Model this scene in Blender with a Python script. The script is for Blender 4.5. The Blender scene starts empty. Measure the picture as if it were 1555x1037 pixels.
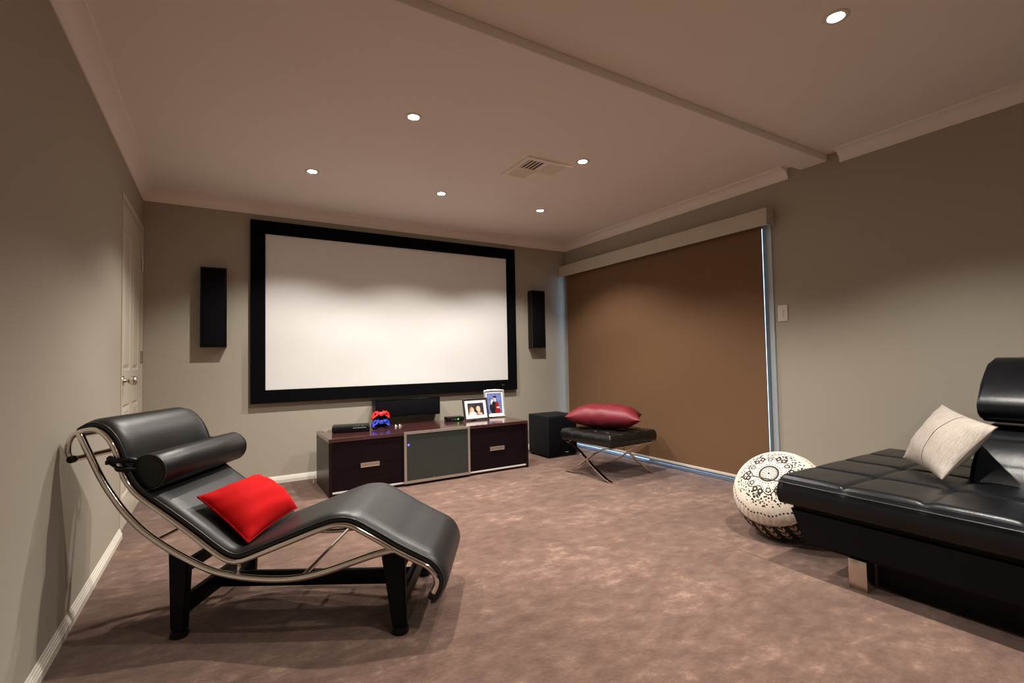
import bpy, bmesh, math, random
from mathutils import Vector, Matrix
random.seed(7)
SC = bpy.context.scene
COL = SC.collection
PI = math.pi

# ------------------------------------------------------------------ camera
W, D, H = 4.09, 4.655, 2.39          # room width, screen wall distance, ceiling height
YB = -2.2                            # wall behind the camera
yaw, pitch, roll = 0.5421, 0.0361, -0.0188
fw = Vector((math.sin(yaw)*math.cos(pitch), math.cos(yaw)*math.cos(pitch), math.sin(pitch)))
rt = Vector((math.cos(yaw), -math.sin(yaw), 0)); up = rt.cross(fw)
r2 = rt*math.cos(roll) + up*math.sin(roll)
u2 = -rt*math.sin(roll) + up*math.cos(roll)
cd = bpy.data.cameras.new('camera'); cam = bpy.data.objects.new('camera', cd); COL.objects.link(cam)
cam.matrix_world = Matrix(((r2.x, u2.x, -fw.x, 0.515), (r2.y, u2.y, -fw.y, 0), (r2.z, u2.z, -fw.z, 1.0265), (0, 0, 0, 1)))
cd.sensor_width = 36; cd.lens = 736.07/1555*36; cd.clip_start = .02
SC.camera = cam

# ------------------------------------------------------------------ world, exposure, lamps
wd = bpy.data.worlds.new('dusk'); SC.world = wd; wd.use_nodes = True
bg = wd.node_tree.nodes['Background']; bg.inputs[0].default_value = (.42, .66, 1, 1); bg.inputs[1].default_value = 2.2
vs = SC.view_settings
vs.view_transform = 'Standard'; vs.look = 'None'; vs.gamma = 1; vs.use_curve_mapping = False
vs.exposure = 0.92
SC.cycles.diffuse_bounces = 8; SC.cycles.max_bounces = 14
LAMP_COL = (1, .935, .86)
P_WIDE, P_NARROW = 50.0, 30.0
LIGHTS = [  # x, y, label
 (1.073, 3.643, 'recessed downlight near the screen wall, at the row end nearest the door'),
 (2.061, 3.644, 'recessed round ceiling downlight in the middle of the row along the screen wall'),
 (3.039, 3.645, 'recessed downlight near the screen wall, at the row end nearest the brown blind'),
 (1.439, 2.555, 'recessed round ceiling downlight above the black chaise, largest of those before the shallow beam'),
 (2.672, 2.582, 'recessed round ceiling downlight just beside the square air vent'),
 (2.654, 0.954, 'recessed downlight at the top right, on the near side of the ceiling beam'),
 (1.439, 0.954, 'recessed ceiling downlight near the camera, just above the frame'),
 (1.439, -.75, 'recessed ceiling downlight behind the camera on the chaise side'),
 (2.654, -.75, 'recessed ceiling downlight behind the camera on the sofa side'),
]

# ------------------------------------------------------------------ helpers
def tag(o, label=None, cat=None, group=None, kind=None):
    if label: o['label'] = label
    if cat: o['category'] = cat
    if group: o['group'] = group
    if kind: o['kind'] = kind
    return o
def thing(name, label, cat, loc=(0, 0, 0), rz=0, group=None):
    o = bpy.data.objects.new(name, None); COL.objects.link(o); o.empty_display_size = .05
    o.location = loc; o.rotation_euler = (0, 0, rz)
    return tag(o, label, cat, group)
def obj(name, bm, m, parent=None, smooth=False, kind=None, label=None):
    me = bpy.data.meshes.new(name)
    bmesh.ops.recalc_face_normals(bm, faces=bm.faces)
    bm.to_mesh(me); bm.free()
    if smooth:
        for p in me.polygons: p.use_smooth = True
        if smooth != 'all':
            try: me.set_sharp_from_angle(angle=math.radians(smooth if smooth > 1 else 40))
            except Exception: pass
    me.materials.append(m)
    o = bpy.data.objects.new(name, me); COL.objects.link(o)
    if parent: o.parent = parent
    if kind: o['kind'] = kind
    if label: o['label'] = label
    return o
def struct(name, bm, m, parent=None, smooth=False):
    return obj(name, bm, m, parent, smooth, kind=None if parent else 'structure')
def box(bm, x0, x1, y0, y1, z0, z1, bev=0, seg=2):
    vs_ = [bm.verts.new((x, y, z)) for z in (z0, z1) for x, y in ((x0, y0), (x1, y0), (x1, y1), (x0, y1))]
    fs = [(0, 1, 2, 3), (4, 5, 6, 7), (0, 1, 5, 4), (1, 2, 6, 5), (2, 3, 7, 6), (3, 0, 4, 7)]
    fc = [bm.faces.new([vs_[i] for i in f]) for f in fs]
    if bev:
        ed = list({e for f in fc for e in f.edges})
        bmesh.ops.bevel(bm, geom=ed, offset=bev, segments=seg, profile=.5, affect='EDGES')
    return bm
def bx(*a, **k): return box(bmesh.new(), *a, **k)
def hexa(bm, bot, top, bev=0, seg=2):
    vs_ = [bm.verts.new(p) for p in list(bot)+list(top)]
    fs = [(0, 1, 2, 3), (4, 5, 6, 7), (0, 1, 5, 4), (1, 2, 6, 5), (2, 3, 7, 6), (3, 0, 4, 7)]
    fc = [bm.faces.new([vs_[i] for i in f]) for f in fs]
    if bev: bmesh.ops.bevel(bm, geom=list({e for f in fc for e in f.edges}), offset=bev, segments=seg, affect='EDGES')
    return bm
def catmull(pts, n=6, closed=False):
    P = [Vector(p) for p in pts]; out = []
    L = len(P)
    rng = range(L if closed else L-1)
    for i in rng:
        if closed: a, b, c, d = P[(i-1) % L], P[i], P[(i+1) % L], P[(i+2) % L]
        else: a, b, c, d = P[max(i-1, 0)], P[i], P[i+1], P[min(i+2, L-1)]
        for k in range(n):
            t = k/n
            out.append(.5*((2*b)+(c-a)*t+(2*a-5*b+4*c-d)*t*t+(3*b-a-3*c+d)*t**3))
    if not closed: out.append(P[-1])
    return out
def tube(bm, pts, r, seg=12, closed=False, cap=True):
    P = [Vector(p) for p in pts]; L = len(P); rings = []
    nrm = None
    for i, p in enumerate(P):
        if closed: t = P[(i+1) % L]-P[i-1]
        else: t = P[min(i+1, L-1)]-P[max(i-1, 0)]
        t.normalize()
        if nrm is None:
            nrm = t.orthogonal().normalized()
        nrm = (nrm - t*nrm.dot(t)).normalized()
        b = t.cross(nrm)
        rr = r[i] if isinstance(r, (list, tuple)) else r
        rings.append([bm.verts.new(p+(nrm*math.cos(2*PI*k/seg)+b*math.sin(2*PI*k/seg))*rr) for k in range(seg)])
    for i in range(L if closed else L-1):
        a, b = rings[i], rings[(i+1) % L]
        off = 0
        if closed and i == L-1:   # align the twist
            off = min(range(seg), key=lambda o: (a[0].co-b[o].co).length)
        for k in range(seg):
            bm.faces.new((a[k], a[(k+1) % seg], b[(k+1+off) % seg], b[(k+off) % seg]))
    if not closed and cap:
        bm.faces.new(rings[0]); bm.faces.new(rings[-1])
    return bm
def lathe(bm, prof, seg=32, axis='Z', at=(0, 0, 0)):
    at = Vector(at); rings = []
    for r, h in prof:
        ring = []
        for k in range(seg):
            a = 2*PI*k/seg
            x, y = r*math.cos(a), r*math.sin(a)
            v = {'Z': (x, y, h), 'Y': (x, h, y), 'X': (h, x, y)}[axis]
            ring.append(bm.verts.new(at+Vector(v)))
        rings.append(ring)
    for a, b in zip(rings, rings[1:]):
        for k in range(seg): bm.faces.new((a[k], a[(k+1) % seg], b[(k+1) % seg], b[k]))
    bm.faces.new(rings[0]); bm.faces.new(rings[-1])
    bmesh.ops.remove_doubles(bm, verts=bm.verts, dist=1e-6)
    return bm
def prism(bm, poly, axis, a0, a1, bev=0, seg=2, bev_all=True):
    """poly: list of 2-D points; axis 'Y': (x,z) points, 'X': (y,z), 'Z': (x,y)"""
    def mk(p, a): return {'Y': (p[0], a, p[1]), 'X': (a, p[0], p[1]), 'Z': (p[0], p[1], a)}[axis]
    A = [bm.verts.new(mk(p, a0)) for p in poly]; B = [bm.verts.new(mk(p, a1)) for p in poly]
    n = len(poly)
    f0 = bm.faces.new(A); f1 = bm.faces.new(B)
    sides = [bm.faces.new((A[i], A[(i+1) % n], B[(i+1) % n], B[i])) for i in range(n)]
    if bev:
        ed = list(f0.edges)+list(f1.edges)
        if bev_all: ed = list({e for f in sides for e in f.edges})
        bmesh.ops.bevel(bm, geom=ed, offset=bev, segments=seg, affect='EDGES')
    return bm
def tufted(x0, x1, y0, y1, z0, z1, r, sx, sy, dep, wid, step=.015, dimple=.0, crown=.0, rnd=.0):
    bm = bmesh.new()
    nx = max(8, int((x1-x0)/step)); ny = max(8, int((y1-y0)/step))
    def spread(a0, a1, n):
        inner = [a0+(a1-a0)*i/n for i in range(n+1)]
        extra = [a0+r*k for k in (.08, .25, .5, .75)]+[a1-r*k for k in (.08, .25, .5, .75)]
        return sorted(set(round(v, 5) for v in inner+extra))
    X = spread(x0, x1, nx); Y = spread(y0, y1, ny)
    def drop(d):
        if d >= r: return 0
        return r-math.sqrt(max(0, r*r-(r-d)**2))
    G = {}
    for i, x in enumerate(X):
        for j, y in enumerate(Y):
            dx = min(x-x0, x1-x); dy = min(y-y0, y1-y)
            z = z1-drop(dx)-drop(dy)
            g = 0; gx = max([math.exp(-((x-s)/wid)**2) for s in sx] or [0]); gy = max([math.exp(-((y-s)/wid)**2) for s in sy] or [0])
            ex = max([math.exp(-abs(x-s)/(wid*5)) for s in sx] or [0]); ey = max([math.exp(-abs(y-s)/(wid*5)) for s in sy] or [0])
            g = dep*(.6*max(gx, gy)+.4*max(ex, ey))+dimple*ex*ey
            e = min(1, min(dx, dy)/(r*1.2)+.25)
            z -= g*e
            z += crown*(1-((2*x-x0-x1)/(x1-x0))**2)*(1-((2*y-y0-y1)/(y1-y0))**2)
            z = max(z, z0+.01)
            G[i, j] = bm.verts.new((x, y, z))
    for i in range(len(X)-1):
        for j in range(len(Y)-1):
            bm.faces.new((G[i, j], G[i+1, j], G[i+1, j+1], G[i, j+1]))
    border = [(i, 0) for i in range(len(X))]+[(len(X)-1, j) for j in range(1, len(Y))]+[(i, len(Y)-1) for i in range(len(X)-2, -1, -1)]+[(0, j) for j in range(len(Y)-2, 0, -1)]
    cx, cy = (x0+x1)/2, (y0+y1)/2
    prev = [G[b] for b in border]
    for zz, ins in ((z1-r-.004, -.003), (z0+(z1-r-z0)*.5, -.006), (z0+.012, -.001), (z0, .008)):
        row = []
        for b in border:
            c = G[b].co; x, y = c.x, c.y
            x += -ins*(1 if abs(x-x1) < 1e-4 else -1 if abs(x-x0) < 1e-4 else 0)
            y += -ins*(1 if abs(y-y1) < 1e-4 else -1 if abs(y-y0) < 1e-4 else 0)
            row.append(bm.verts.new((x, y, min(zz, c.z-.0005))))
        n = len(row)
        for k in range(n): bm.faces.new((prev[k], prev[(k+1) % n], row[(k+1) % n], row[k]))
        prev = row
    bm.faces.new(prev)
    return bm
def cushion(c, ttop, tbot, n=22, pinch=.07, wr=.004, seed=1, pw=2.2, ex=.55):
    """c: four corners in order; returns bmesh and rim points"""
    c = [Vector(p) for p in c]; rs = random.Random(seed)
    nrm = ((c[2]-c[0]).cross(c[3]-c[1])).normalized()
    ph = [rs.uniform(0, 6) for _ in range(8)]
    def pos(u, v, s):
        uu = u*(1-pinch*(1-v*v)); vv = v*(1-pinch*(1-u*u))
        a, b = (uu+1)/2, (vv+1)/2
        p = c[0]*(1-a)*(1-b)+c[1]*a*(1-b)+c[2]*a*b+c[3]*(1-a)*b
        h = (max(0, 1-abs(u)**pw)*max(0, 1-abs(v)**pw))**ex
        e = 1-h
        w = wr*(math.sin(7*u+3*v+ph[0])*math.sin(5*v-4*u+ph[1])+.8*e*math.sin(17*(u if abs(v) > abs(u) else v)+ph[2]))*min(1, h*3)
        return p+nrm*s*((ttop if s > 0 else tbot)*h+w)
    bm = bmesh.new(); G = {}
    q = [math.sin(PI/2*(2*i/n-1)) for i in range(n+1)]
    for s in (1, -1):
        for i in range(n+1):
            for j in range(n+1):
                G[s, i, j] = bm.verts.new(pos(q[i], q[j], s))
        for i in range(n):
            for j in range(n):
                bm.faces.new((G[s, i, j], G[s, i+1, j], G[s, i+1, j+1], G[s, i, j+1]))
    rim = [pos(q[i], -1, 1) for i in range(n)]+[pos(1, q[i], 1) for i in range(n)]+[pos(q[n-i], 1, 1) for i in range(n)]+[pos(-1, q[n-i], 1) for i in range(n)]
    bmesh.ops.remove_doubles(bm, verts=bm.verts, dist=1e-5)
    return bm, rim, pos

# ------------------------------------------------------------------ materials
class N:
    """tiny expression builder over Math nodes"""
    def __init__(s, t, v): s.t = t; s.v = v
    def _m(s, op, *a, clamp=False):
        n = s.t.nodes.new('ShaderNodeMath'); n.operation = op; n.use_clamp = clamp
        for i, x in enumerate(a):
            x = x.v if isinstance(x, N) else x
            if isinstance(x, (int, float)): n.inputs[i].default_value = x
            else: s.t.links.new(x, n.inputs[i])
        return N(s.t, n.outputs[0])
    def __add__(s, o): return s._m('ADD', s, o)
    __radd__ = __add__
    def __sub__(s, o): return s._m('SUBTRACT', s, o)
    def __rsub__(s, o): return s._m('SUBTRACT', o, s)
    def __mul__(s, o): return s._m('MULTIPLY', s, o)
    __rmul__ = __mul__
    def __truediv__(s, o): return s._m('DIVIDE', s, o)
    def __lt__(s, o): return s._m('LESS_THAN', s, o)
    def __gt__(s, o): return s._m('GREATER_THAN', s, o)
    def abs(s): return s._m('ABSOLUTE', s)
    def sin(s): return s._m('SINE', s)
    def cos(s): return s._m('COSINE', s)
    def sqrt(s): return s._m('SQRT', s)
    def max(s, o): return s._m('MAXIMUM', s, o)
    def min(s, o): return s._m('MINIMUM', s, o)
    def atan2(s, o): return s._m('ARCTAN2', s, o)
    def frac(s): return s._m('FRACT', s)
def new_mat(name):
    m = bpy.data.materials.new(name); m.use_nodes = True
    t = m.node_tree; b = t.nodes['Principled BSDF']
    return m, t, b
def objxyz(t):
    tc = t.nodes.new('ShaderNodeTexCoord'); sp = t.nodes.new('ShaderNodeSeparateXYZ')
    t.links.new(tc.outputs['Object'], sp.inputs[0])
    return tc, [N(t, sp.outputs[i]) for i in range(3)]
def noise(t, vec, scale, detail=3, rough=.5, sc=None):
    if sc:
        mp = t.nodes.new('ShaderNodeMapping'); mp.inputs['Scale'].default_value = sc
        t.links.new(vec, mp.inputs[0]); vec = mp.outputs[0]
    n = t.nodes.new('ShaderNodeTexNoise'); n.inputs['Scale'].default_value = scale
    n.inputs['Detail'].default_value = detail; n.inputs['Roughness'].default_value = rough
    t.links.new(vec, n.inputs['Vector']); return n.outputs[0]
def ramp(t, fac, stops):
    r = t.nodes.new('ShaderNodeValToRGB')
    e = r.color_ramp.elements
    while len(e) < len(stops): e.new(.5)
    for k, (p, c) in enumerate(stops): e[k].position = p; e[k].color = (*c, 1)
    t.links.new(fac, r.inputs[0]); return r.outputs[0]
def mixc(t, fac, a, b):
    m = t.nodes.new('ShaderNodeMix'); m.data_type = 'RGBA'
    for s, x in ((m.inputs[6], a), (m.inputs[7], b)):
        if isinstance(x, tuple): s.default_value = (*x, 1)
        else: t.links.new(x, s)
    f = fac.v if isinstance(fac, N) else fac
    if isinstance(f, (int, float)): m.inputs[0].default_value = f
    else: t.links.new(f, m.inputs[0])
    return m.outputs[2]
def bump(t, b, h, strength, dist=.002):
    n = t.nodes.new('ShaderNodeBump'); n.inputs['Strength'].default_value = strength; n.inputs['Distance'].default_value = dist
    t.links.new(h, n.inputs['Height']); t.links.new(n.outputs[0], b.inputs['Normal'])
def mat(name, col, rough=.5, metal=0, nscale=0, nstr=0, var=0, vscale=5, sc=None, coat=0, spec=None, dist=.002, emit=None, estr=0):
    m, t, b = new_mat(name)
    b.inputs['Base Color'].default_value = (*col, 1); b.inputs['Roughness'].default_value = rough; b.inputs['Metallic'].default_value = metal
    if spec is not None: b.inputs['Specular IOR Level'].default_value = spec
    if coat: b.inputs['Coat Weight'].default_value = coat; b.inputs['Coat Roughness'].default_value = .08
    tc = t.nodes.new('ShaderNodeTexCoord')
    if nstr: bump(t, b, noise(t, tc.outputs['Object'], nscale, 4, .6, sc), nstr, dist)
    if var:
        c2 = tuple(min(1, c*(1+var)) for c in col); c1 = tuple(c*(1-var) for c in col)
        t.links.new(ramp(t, noise(t, tc.outputs['Object'], vscale, 4, .5, sc), [(.3, c1), (.7, c2)]), b.inputs['Base Color'])
    if emit: b.inputs['Emission Color'].default_value = (*emit, 1); b.inputs['Emission Strength'].default_value = estr
    return m

M_WALL = mat('wall_paint', (.37, .335, .272), .75, nscale=220, nstr=.08, var=.015, vscale=1.2, spec=.3)
M_CEIL = mat('ceiling_paint', (.86, .80, .74), .8, nscale=150, nstr=.04, var=.01, vscale=2, spec=.3)
M_TRIM = mat('trim_paint', (.70, .66, .58), .35, nscale=60, nstr=.02, var=.01)
M_DOOR = mat('door_paint', (.56, .51, .42), .35, nscale=60, nstr=.02, var=.01)
M_PELM = mat('pelmet_paint', (.50, .45, .37), .55, nscale=90, nstr=.03, var=.01)
M_ALU = mat('brushed_aluminium', (.62, .58, .53), .32, .85, nscale=160, nstr=.04, sc=(1, 1, 14), var=.03)
M_WINALU = mat('window_aluminium', (.50, .58, .64), .35, .25, nscale=60, nstr=.02, var=.02)
M_SILL = mat('pale_sill_aluminium', (.70, .74, .78), .45, .0, nscale=60, nstr=.02, var=.02)
M_CHROME = mat('polished_chrome', (.80, .76, .71), .09, 1, nscale=8, nstr=.01, var=.02)
M_CHROME2 = mat('brushed_nickel', (.66, .60, .54), .25, 1, nscale=30, nstr=.02, var=.02)
M_BLKMET = mat('black_painted_steel', (.004, .0045, .005), .45, spec=.12, nscale=90, nstr=.03, var=.1)
M_FELT = mat('black_velvet_frame', (.0035, .0035, .004), .95, 0, nscale=400, nstr=.2, var=.1, spec=.03)
M_SCREEN = mat('matte_white_screen', (.72, .715, .705), .9, 0, nscale=900, nstr=.03, var=.004, spec=.1)
M_CLOTH = mat('black_speaker_cloth', (.004, .004, .005), .85, 0, nscale=900, nstr=.3, var=.15, vscale=400, spec=.08)
M_BLK = mat('black_satin_plastic', (.005, .005, .006), .32, 0, spec=.3, nscale=300, nstr=.03, var=.1)
M_GLOSS = mat('black_gloss_plastic', (.008, .008, .009), .1, 0, nscale=40, nstr=.005, var=.1, coat=.4)
M_SUB = mat('black_ash_vinyl', (.007, .007, .009), .6, 0, spec=.2, nscale=120, nstr=.12, var=.15, sc=(1, 1, .15))
def leather(name, col, rough, wr=.25, scale=14, spec=.5):
    m, t, b = new_mat(name)
    tc = t.nodes.new('ShaderNodeTexCoord'); v = tc.outputs['Object']
    b.inputs['Roughness'].default_value = rough; b.inputs['Specular IOR Level'].default_value = spec
    t.links.new(ramp(t, noise(t, v, 6, 3), [(.3, tuple(c*.85 for c in col)), (.7, tuple(c*1.15 for c in col))]), b.inputs['Base Color'])
    vo = t.nodes.new('ShaderNodeTexVoronoi'); vo.inputs['Scale'].default_value = 420; t.links.new(v, vo.inputs['Vector'])
    n1 = N(t, noise(t, v, scale, 4, .55)); h = n1*wr*6+N(t, vo.outputs['Distance'])*.25
    bump(t, b, h.v, .35, .0018)
    rr = N(t, noise(t, v, 9, 4, .6)); t.links.new((rr*.14+(rough-.07)).v, b.inputs['Roughness'])
    return m
M_LEA = leather('black_chaise_leather', (.012, .012, .012), .40, .10, 8, .45)
M_LEA2 = leather('black_bolster_leather', (.006, .006, .0065), .38, .35, 16, .35)
M_SOFA = leather('black_sofa_leather', (.005, .006, .008), .31, .40, 11, .36)
M_SOFAB = leather('black_sofa_base_leather', (.004, .0055, .008), .5, .2, 9, .15)
M_STOOL = leather('black_stool_leather', (.007, .007, .007), .27, .3, 22, .5)
M_PIPE = mat('leather_piping', (.03, .03, .03), .35, nscale=300, nstr=.1, var=.1)

def m_wood(name, c1, c2, rough, coat=0):
    m, t, b = new_mat(name); tc = t.nodes.new('ShaderNodeTexCoord')
    f = noise(t, tc.outputs['Object'], 7, 6, .6, (.6, 9, 9))
    t.links.new(ramp(t, f, [(.3, c1), (.7, c2)]), b.inputs['Base Color'])
    b.inputs['Roughness'].default_value = rough; b.inputs['Specular IOR Level'].default_value = .5 if coat > .3 else .15
    if coat: b.inputs['Coat Weight'].default_value = coat; b.inputs['Coat Roughness'].default_value = .12
    bump(t, b, f, .06, .001)
    return m
M_WOOD = m_wood('wenge_veneer', (.007, .003, .004), (.018, .007, .008), .36, .1)
M_WTOP = m_wood('polished_mahogany_top', (.042, .013, .014), (.070, .024, .023), .17, .5)
M_WFACE = m_wood('dark_drawer_veneer', (.006, .0022, .0035), (.011, .004, .006), .42, .0)

def m_carpet():
    m, t, b = new_mat('plush_carpet'); tc = t.nodes.new('ShaderNodeTexCoord'); v = tc.outputs['Object']
    big = N(t, noise(t, v, 1.6, 5, .62, (1, 1.4, 1))); mid = N(t, noise(t, v, 9.5, 6, .68, (1, 1.5, 1)))
    fine = N(t, noise(t, v, 260, 2, .7)); fm = N(t, noise(t, v, 60, 3, .7))
    f = big*.34+mid*.46+fm*.12+fine*.08
    t.links.new(ramp(t, f.v, [(.36, (.083, .044, .032)), (.46, (.120, .067, .049)), (.54, (.163, .095, .070)), (.67, (.35, .228, .168))]), b.inputs['Base Color'])
    b.inputs['Roughness'].default_value = 1; b.inputs['Specular IOR Level'].default_value = .05
    b.inputs['Sheen Weight'].default_value = .25; b.inputs['Sheen Roughness'].default_value = .5
    h = fine*.55+fm*.9+mid*1.6
    bump(t, b, h.v, .6, .006)
    return m
M_CARPET = m_carpet()
def m_blind():
    m, t, b = new_mat('brown_blockout_fabric'); tc = t.nodes.new('ShaderNodeTexCoord'); v = tc.outputs['Object']
    b.inputs['Roughness'].default_value = .75; b.inputs['Specular IOR Level'].default_value = .25
    n = noise(t, v, 500, 2, .6)
    t.links.new(ramp(t, n, [(.3, (.150, .080, .040)), (.7, (.180, .098, .050))]), b.inputs['Base Color'])
    bump(t, b, n, .15, .0006); return m
M_BLIND = m_blind()
def m_glass(name, col=(1, 1, 1), rough=0.):
    m, t, b = new_mat(name); b.inputs['Base Color'].default_value = (*col, 1)
    b.inputs['Transmission Weight'].default_value = 1; b.inputs['Roughness'].default_value = rough; b.inputs['IOR'].default_value = 1.45
    n = t.nodes.new('ShaderNodeTexNoise'); n.inputs['Scale'].default_value = 3
    return m
M_GLASS = m_glass('window_glass', (.92, .97, 1))
M_FROST = mat('smoked_frosted_glass', (.028, .036, .032), .22, 0, nscale=500, nstr=.03, var=.12, vscale=3, coat=.3)
M_RED = mat('red_cotton', (.46, .004, .005), .85, spec=.1, nscale=350, nstr=.25, var=.05, vscale=6, dist=.0015)
M_REDP = mat('red_piping', (.36, .004, .005), .8, spec=.1, nscale=300, nstr=.2, var=.05)
M_MAROON = mat('maroon_satin', (.155, .010, .020), .5, spec=.35, nscale=40, nstr=.25, var=.12, vscale=30, sc=(1, 8, 1))
M_BULB = mat('lit_halogen_lens', (1, .95, .85), .2, emit=(1, .93, .80), estr=60, nscale=20, nstr=.01)
M_PLAST = mat('white_switch_plastic', (.66, .60, .52), .35, nscale=40, nstr=.01, var=.01)
M_DARK = mat('duct_dark', (.008, .007, .008), .9, nscale=40, nstr=.05, var=.1)
M_CRED = mat('red_controller_plastic', (.62, .010, .010), .22, nscale=80, nstr=.02, var=.03, coat=.4)
M_CBLU = mat('blue_controller_plastic', (.020, .035, .42), .22, nscale=80, nstr=.02, var=.03, coat=.4)
M_LEDG = mat('green_status_light', (.1, .6, .05), .4, emit=(.15, .9, .08), estr=.7, nscale=20, nstr=.01)
M_LEDB = mat('blue_status_light', (.05, .05, .8), .4, emit=(.10, .08, 1), estr=1.6, nscale=20, nstr=.01)
M_SILV = mat('silver_plastic', (.62, .60, .57), .25, .6, nscale=60, nstr=.02, var=.02)
M_MATB = mat('picture_mat_board', (.82, .80, .76), .7, nscale=300, nstr=.05, var=.01)
M_FRAMEB = mat('dark_wood_frame', (.022, .014, .012), .4, nscale=60, nstr=.08, var=.2)
M_WHITE = mat('white_wire', (.75, .75, .73), .4, nscale=60, nstr=.02, var=.02)

def m_pillow():
    m, t, b = new_mat('woven_beige_stripe'); tc = t.nodes.new('ShaderNodeTexCoord'); v = tc.outputs['UV']
    f = noise(t, v, 4, 4, .7, (2.2, 46, 1)); f2 = noise(t, v, 90, 2, .6, (1, 2.4, 1))
    k = N(t, f)*.65+N(t, f2)*.35
    t.links.new(ramp(t, k.v, [(.36, (.27, .22, .19)), (.5, (.42, .37, .32)), (.6, (.52, .46, .41))]), b.inputs['Base Color'])
    b.inputs['Roughness'].default_value = .85; bump(t, b, k.v, .5, .0025)
    return m
M_PIL = m_pillow()
M_PILB = mat('pillow_backing', (.42, .36, .31), .85, nscale=260, nstr=.2, var=.05, vscale=30)
M_SEAM = mat('pillow_seam', (.20, .14, .11), .9, nscale=260, nstr=.2, var=.05)

def m_pouf_top(R):
    m, t, b = new_mat('cream_mandala_cotton'); tc, (x, y, z) = objxyz(t)
    r0 = (x*x+y*y).sqrt()/R; r = r0*1.15; th = y.atan2(x)
    def band(c, w): return (r-c).abs() < w
    def rr(c, w): return (r-c).abs() < w
    ink = rr(.225, .024)
    ink = ink.max(rr(.185, .007)).max(rr(.11, .008)*((th*10).sin() > -.4)).max(r < .03)
    ink = ink.max(rr(.15, .016)*((th*14).cos() > .45)).max(rr(.075, .012)*((th*8).cos() > .3))
    ink = ink.max(rr(.295, .016)*((th*26).cos() > .35))
    # six fold lobed outline
    lob = (th*6).cos()*.085+.50
    ink = ink.max(((r-lob).abs() < .015))
    ink = ink.max(((r-(lob-.05)).abs() < .016)*((th*54).cos() > .1))
    # folded sector, 6 fold
    s = ((th/(2*PI)*6+6.5).frac()-.5)*(2*PI/6)          # -30..30 degrees
    px, py = r*s.cos(), r*s.sin().abs()
    def disc(cx, cy, a, w=None):
        d = ((px-cx)*(px-cx)+(py-cy)*(py-cy)).sqrt()
        return (d < a) if w is None else ((d-a).abs() < w)
    s2 = ((th/(2*PI)*6+6.0).frac()-.5)*(2*PI/6)
    qx, qy = r*s2.cos(), r*s2.sin().abs()
    def disc2(cx, cy, a, w=None):
        d = ((qx-cx)*(qx-cx)+(qy-cy)*(qy-cy)).sqrt()
        return (d < a) if w is None else ((d-a).abs() < w)
    ink = ink.max(disc2(.52, .075, .050, .023)).max(disc2(.60, .10, .030)).max(disc2(.655, .055, .030)).max(disc2(.70, .0, .034)).max(disc2(.78, 0, .022))
    ink = ink.max(disc2(.63, 0, .022, .007)).max(disc(.47, .0, .050, .014)).max(disc(.40, .035, .012)).max(disc(.36, 0, .016))
    ink = ink.max(disc(.66, .0, .024)).max(disc(.70, .07, .018)).max(disc(.73, .15, .020)).max(disc(.66, .17, .016)).max(disc(.74, .0, .016)).max(disc(.63, .08, .014)).max(disc(.69, .24, .017)).max(disc2(.74, .10, .016)).max(disc2(.79, .06, .012))
    vo = t.nodes.new('ShaderNodeTexVoronoi'); vo.inputs['Scale'].default_value = 62; t.links.new(tc.outputs['Object'], vo.inputs['Vector'])
    ink = ink.max((N(t, vo.outputs['Distance']) < .34)*(r > .58)*(r < .86))
    ink = ink.max(((r0-((th*12).cos()*.012+.86)).abs() < .011)*((th*70).sin() > -.1))
    cream = ramp(t, noise(t, tc.outputs['Object'], 40, 3), [(.3, (.64, .56, .46)), (.7, (.74, .66, .56))])
    t.links.new(mixc(t, ink, cream, (.022, .015, .014)), b.inputs['Base Color'])
    b.inputs['Roughness'].default_value = .85
    wr = (th*46).sin()*((r0-.8).max(0))*2+N(t, noise(t, tc.outputs['Object'], 300, 2))*.15
    bump(t, b, wr.v, .6, .006)
    return m
def m_pouf_side(h):
    m, t, b = new_mat('black_leaf_print_cotton'); tc, (x, y, z) = objxyz(t)
    th = y.atan2(x); NL = 26
    p = ((th/(2*PI)*NL+z*2.5+40).frac()-.5).abs()       # 0 at a garland's middle
    v = z/h                                     # -1..1
    leaf = (((v*20-p*14).sin()) > -.25)*(p < .27)*(p > .035)
    stem = p < .02
    ink = leaf.max(stem)*(v.abs() < .92)
    beige = ramp(t, noise(t, tc.outputs['Object'], 90, 3), [(.3, (.42, .35, .27)), (.7, (.58, .50, .40))])
    t.links.new(mixc(t, ink, (.012, .010, .010), beige), b.inputs['Base Color'])
    b.inputs['Roughness'].default_value = .85
    bump(t, b, noise(t, tc.outputs['Object'], 300, 2), .3, .001)
    return m
def m_photo(name, base, layers):
    """flat print: base colour plus soft ellipses (cx,cz,a,b,colour) in local x,z"""
    m, t, b = new_mat(name); tc, (x, y, z) = objxyz(t)
    c = ramp(t, noise(t, tc.outputs['Object'], 30, 4), [(.3, tuple(k*.6 for k in base)), (.7, tuple(k*1.3 for k in base))])
    for cx, cz, a, bb, col in layers:
        d = ((x-cx)/a)*((x-cx)/a)+((z-cz)/bb)*((z-cz)/bb)
        c = mixc(t, d < 1, c, col)
    t.links.new(c, b.inputs['Base Color']); b.inputs['Roughness'].default_value = .25
    return m

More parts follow.
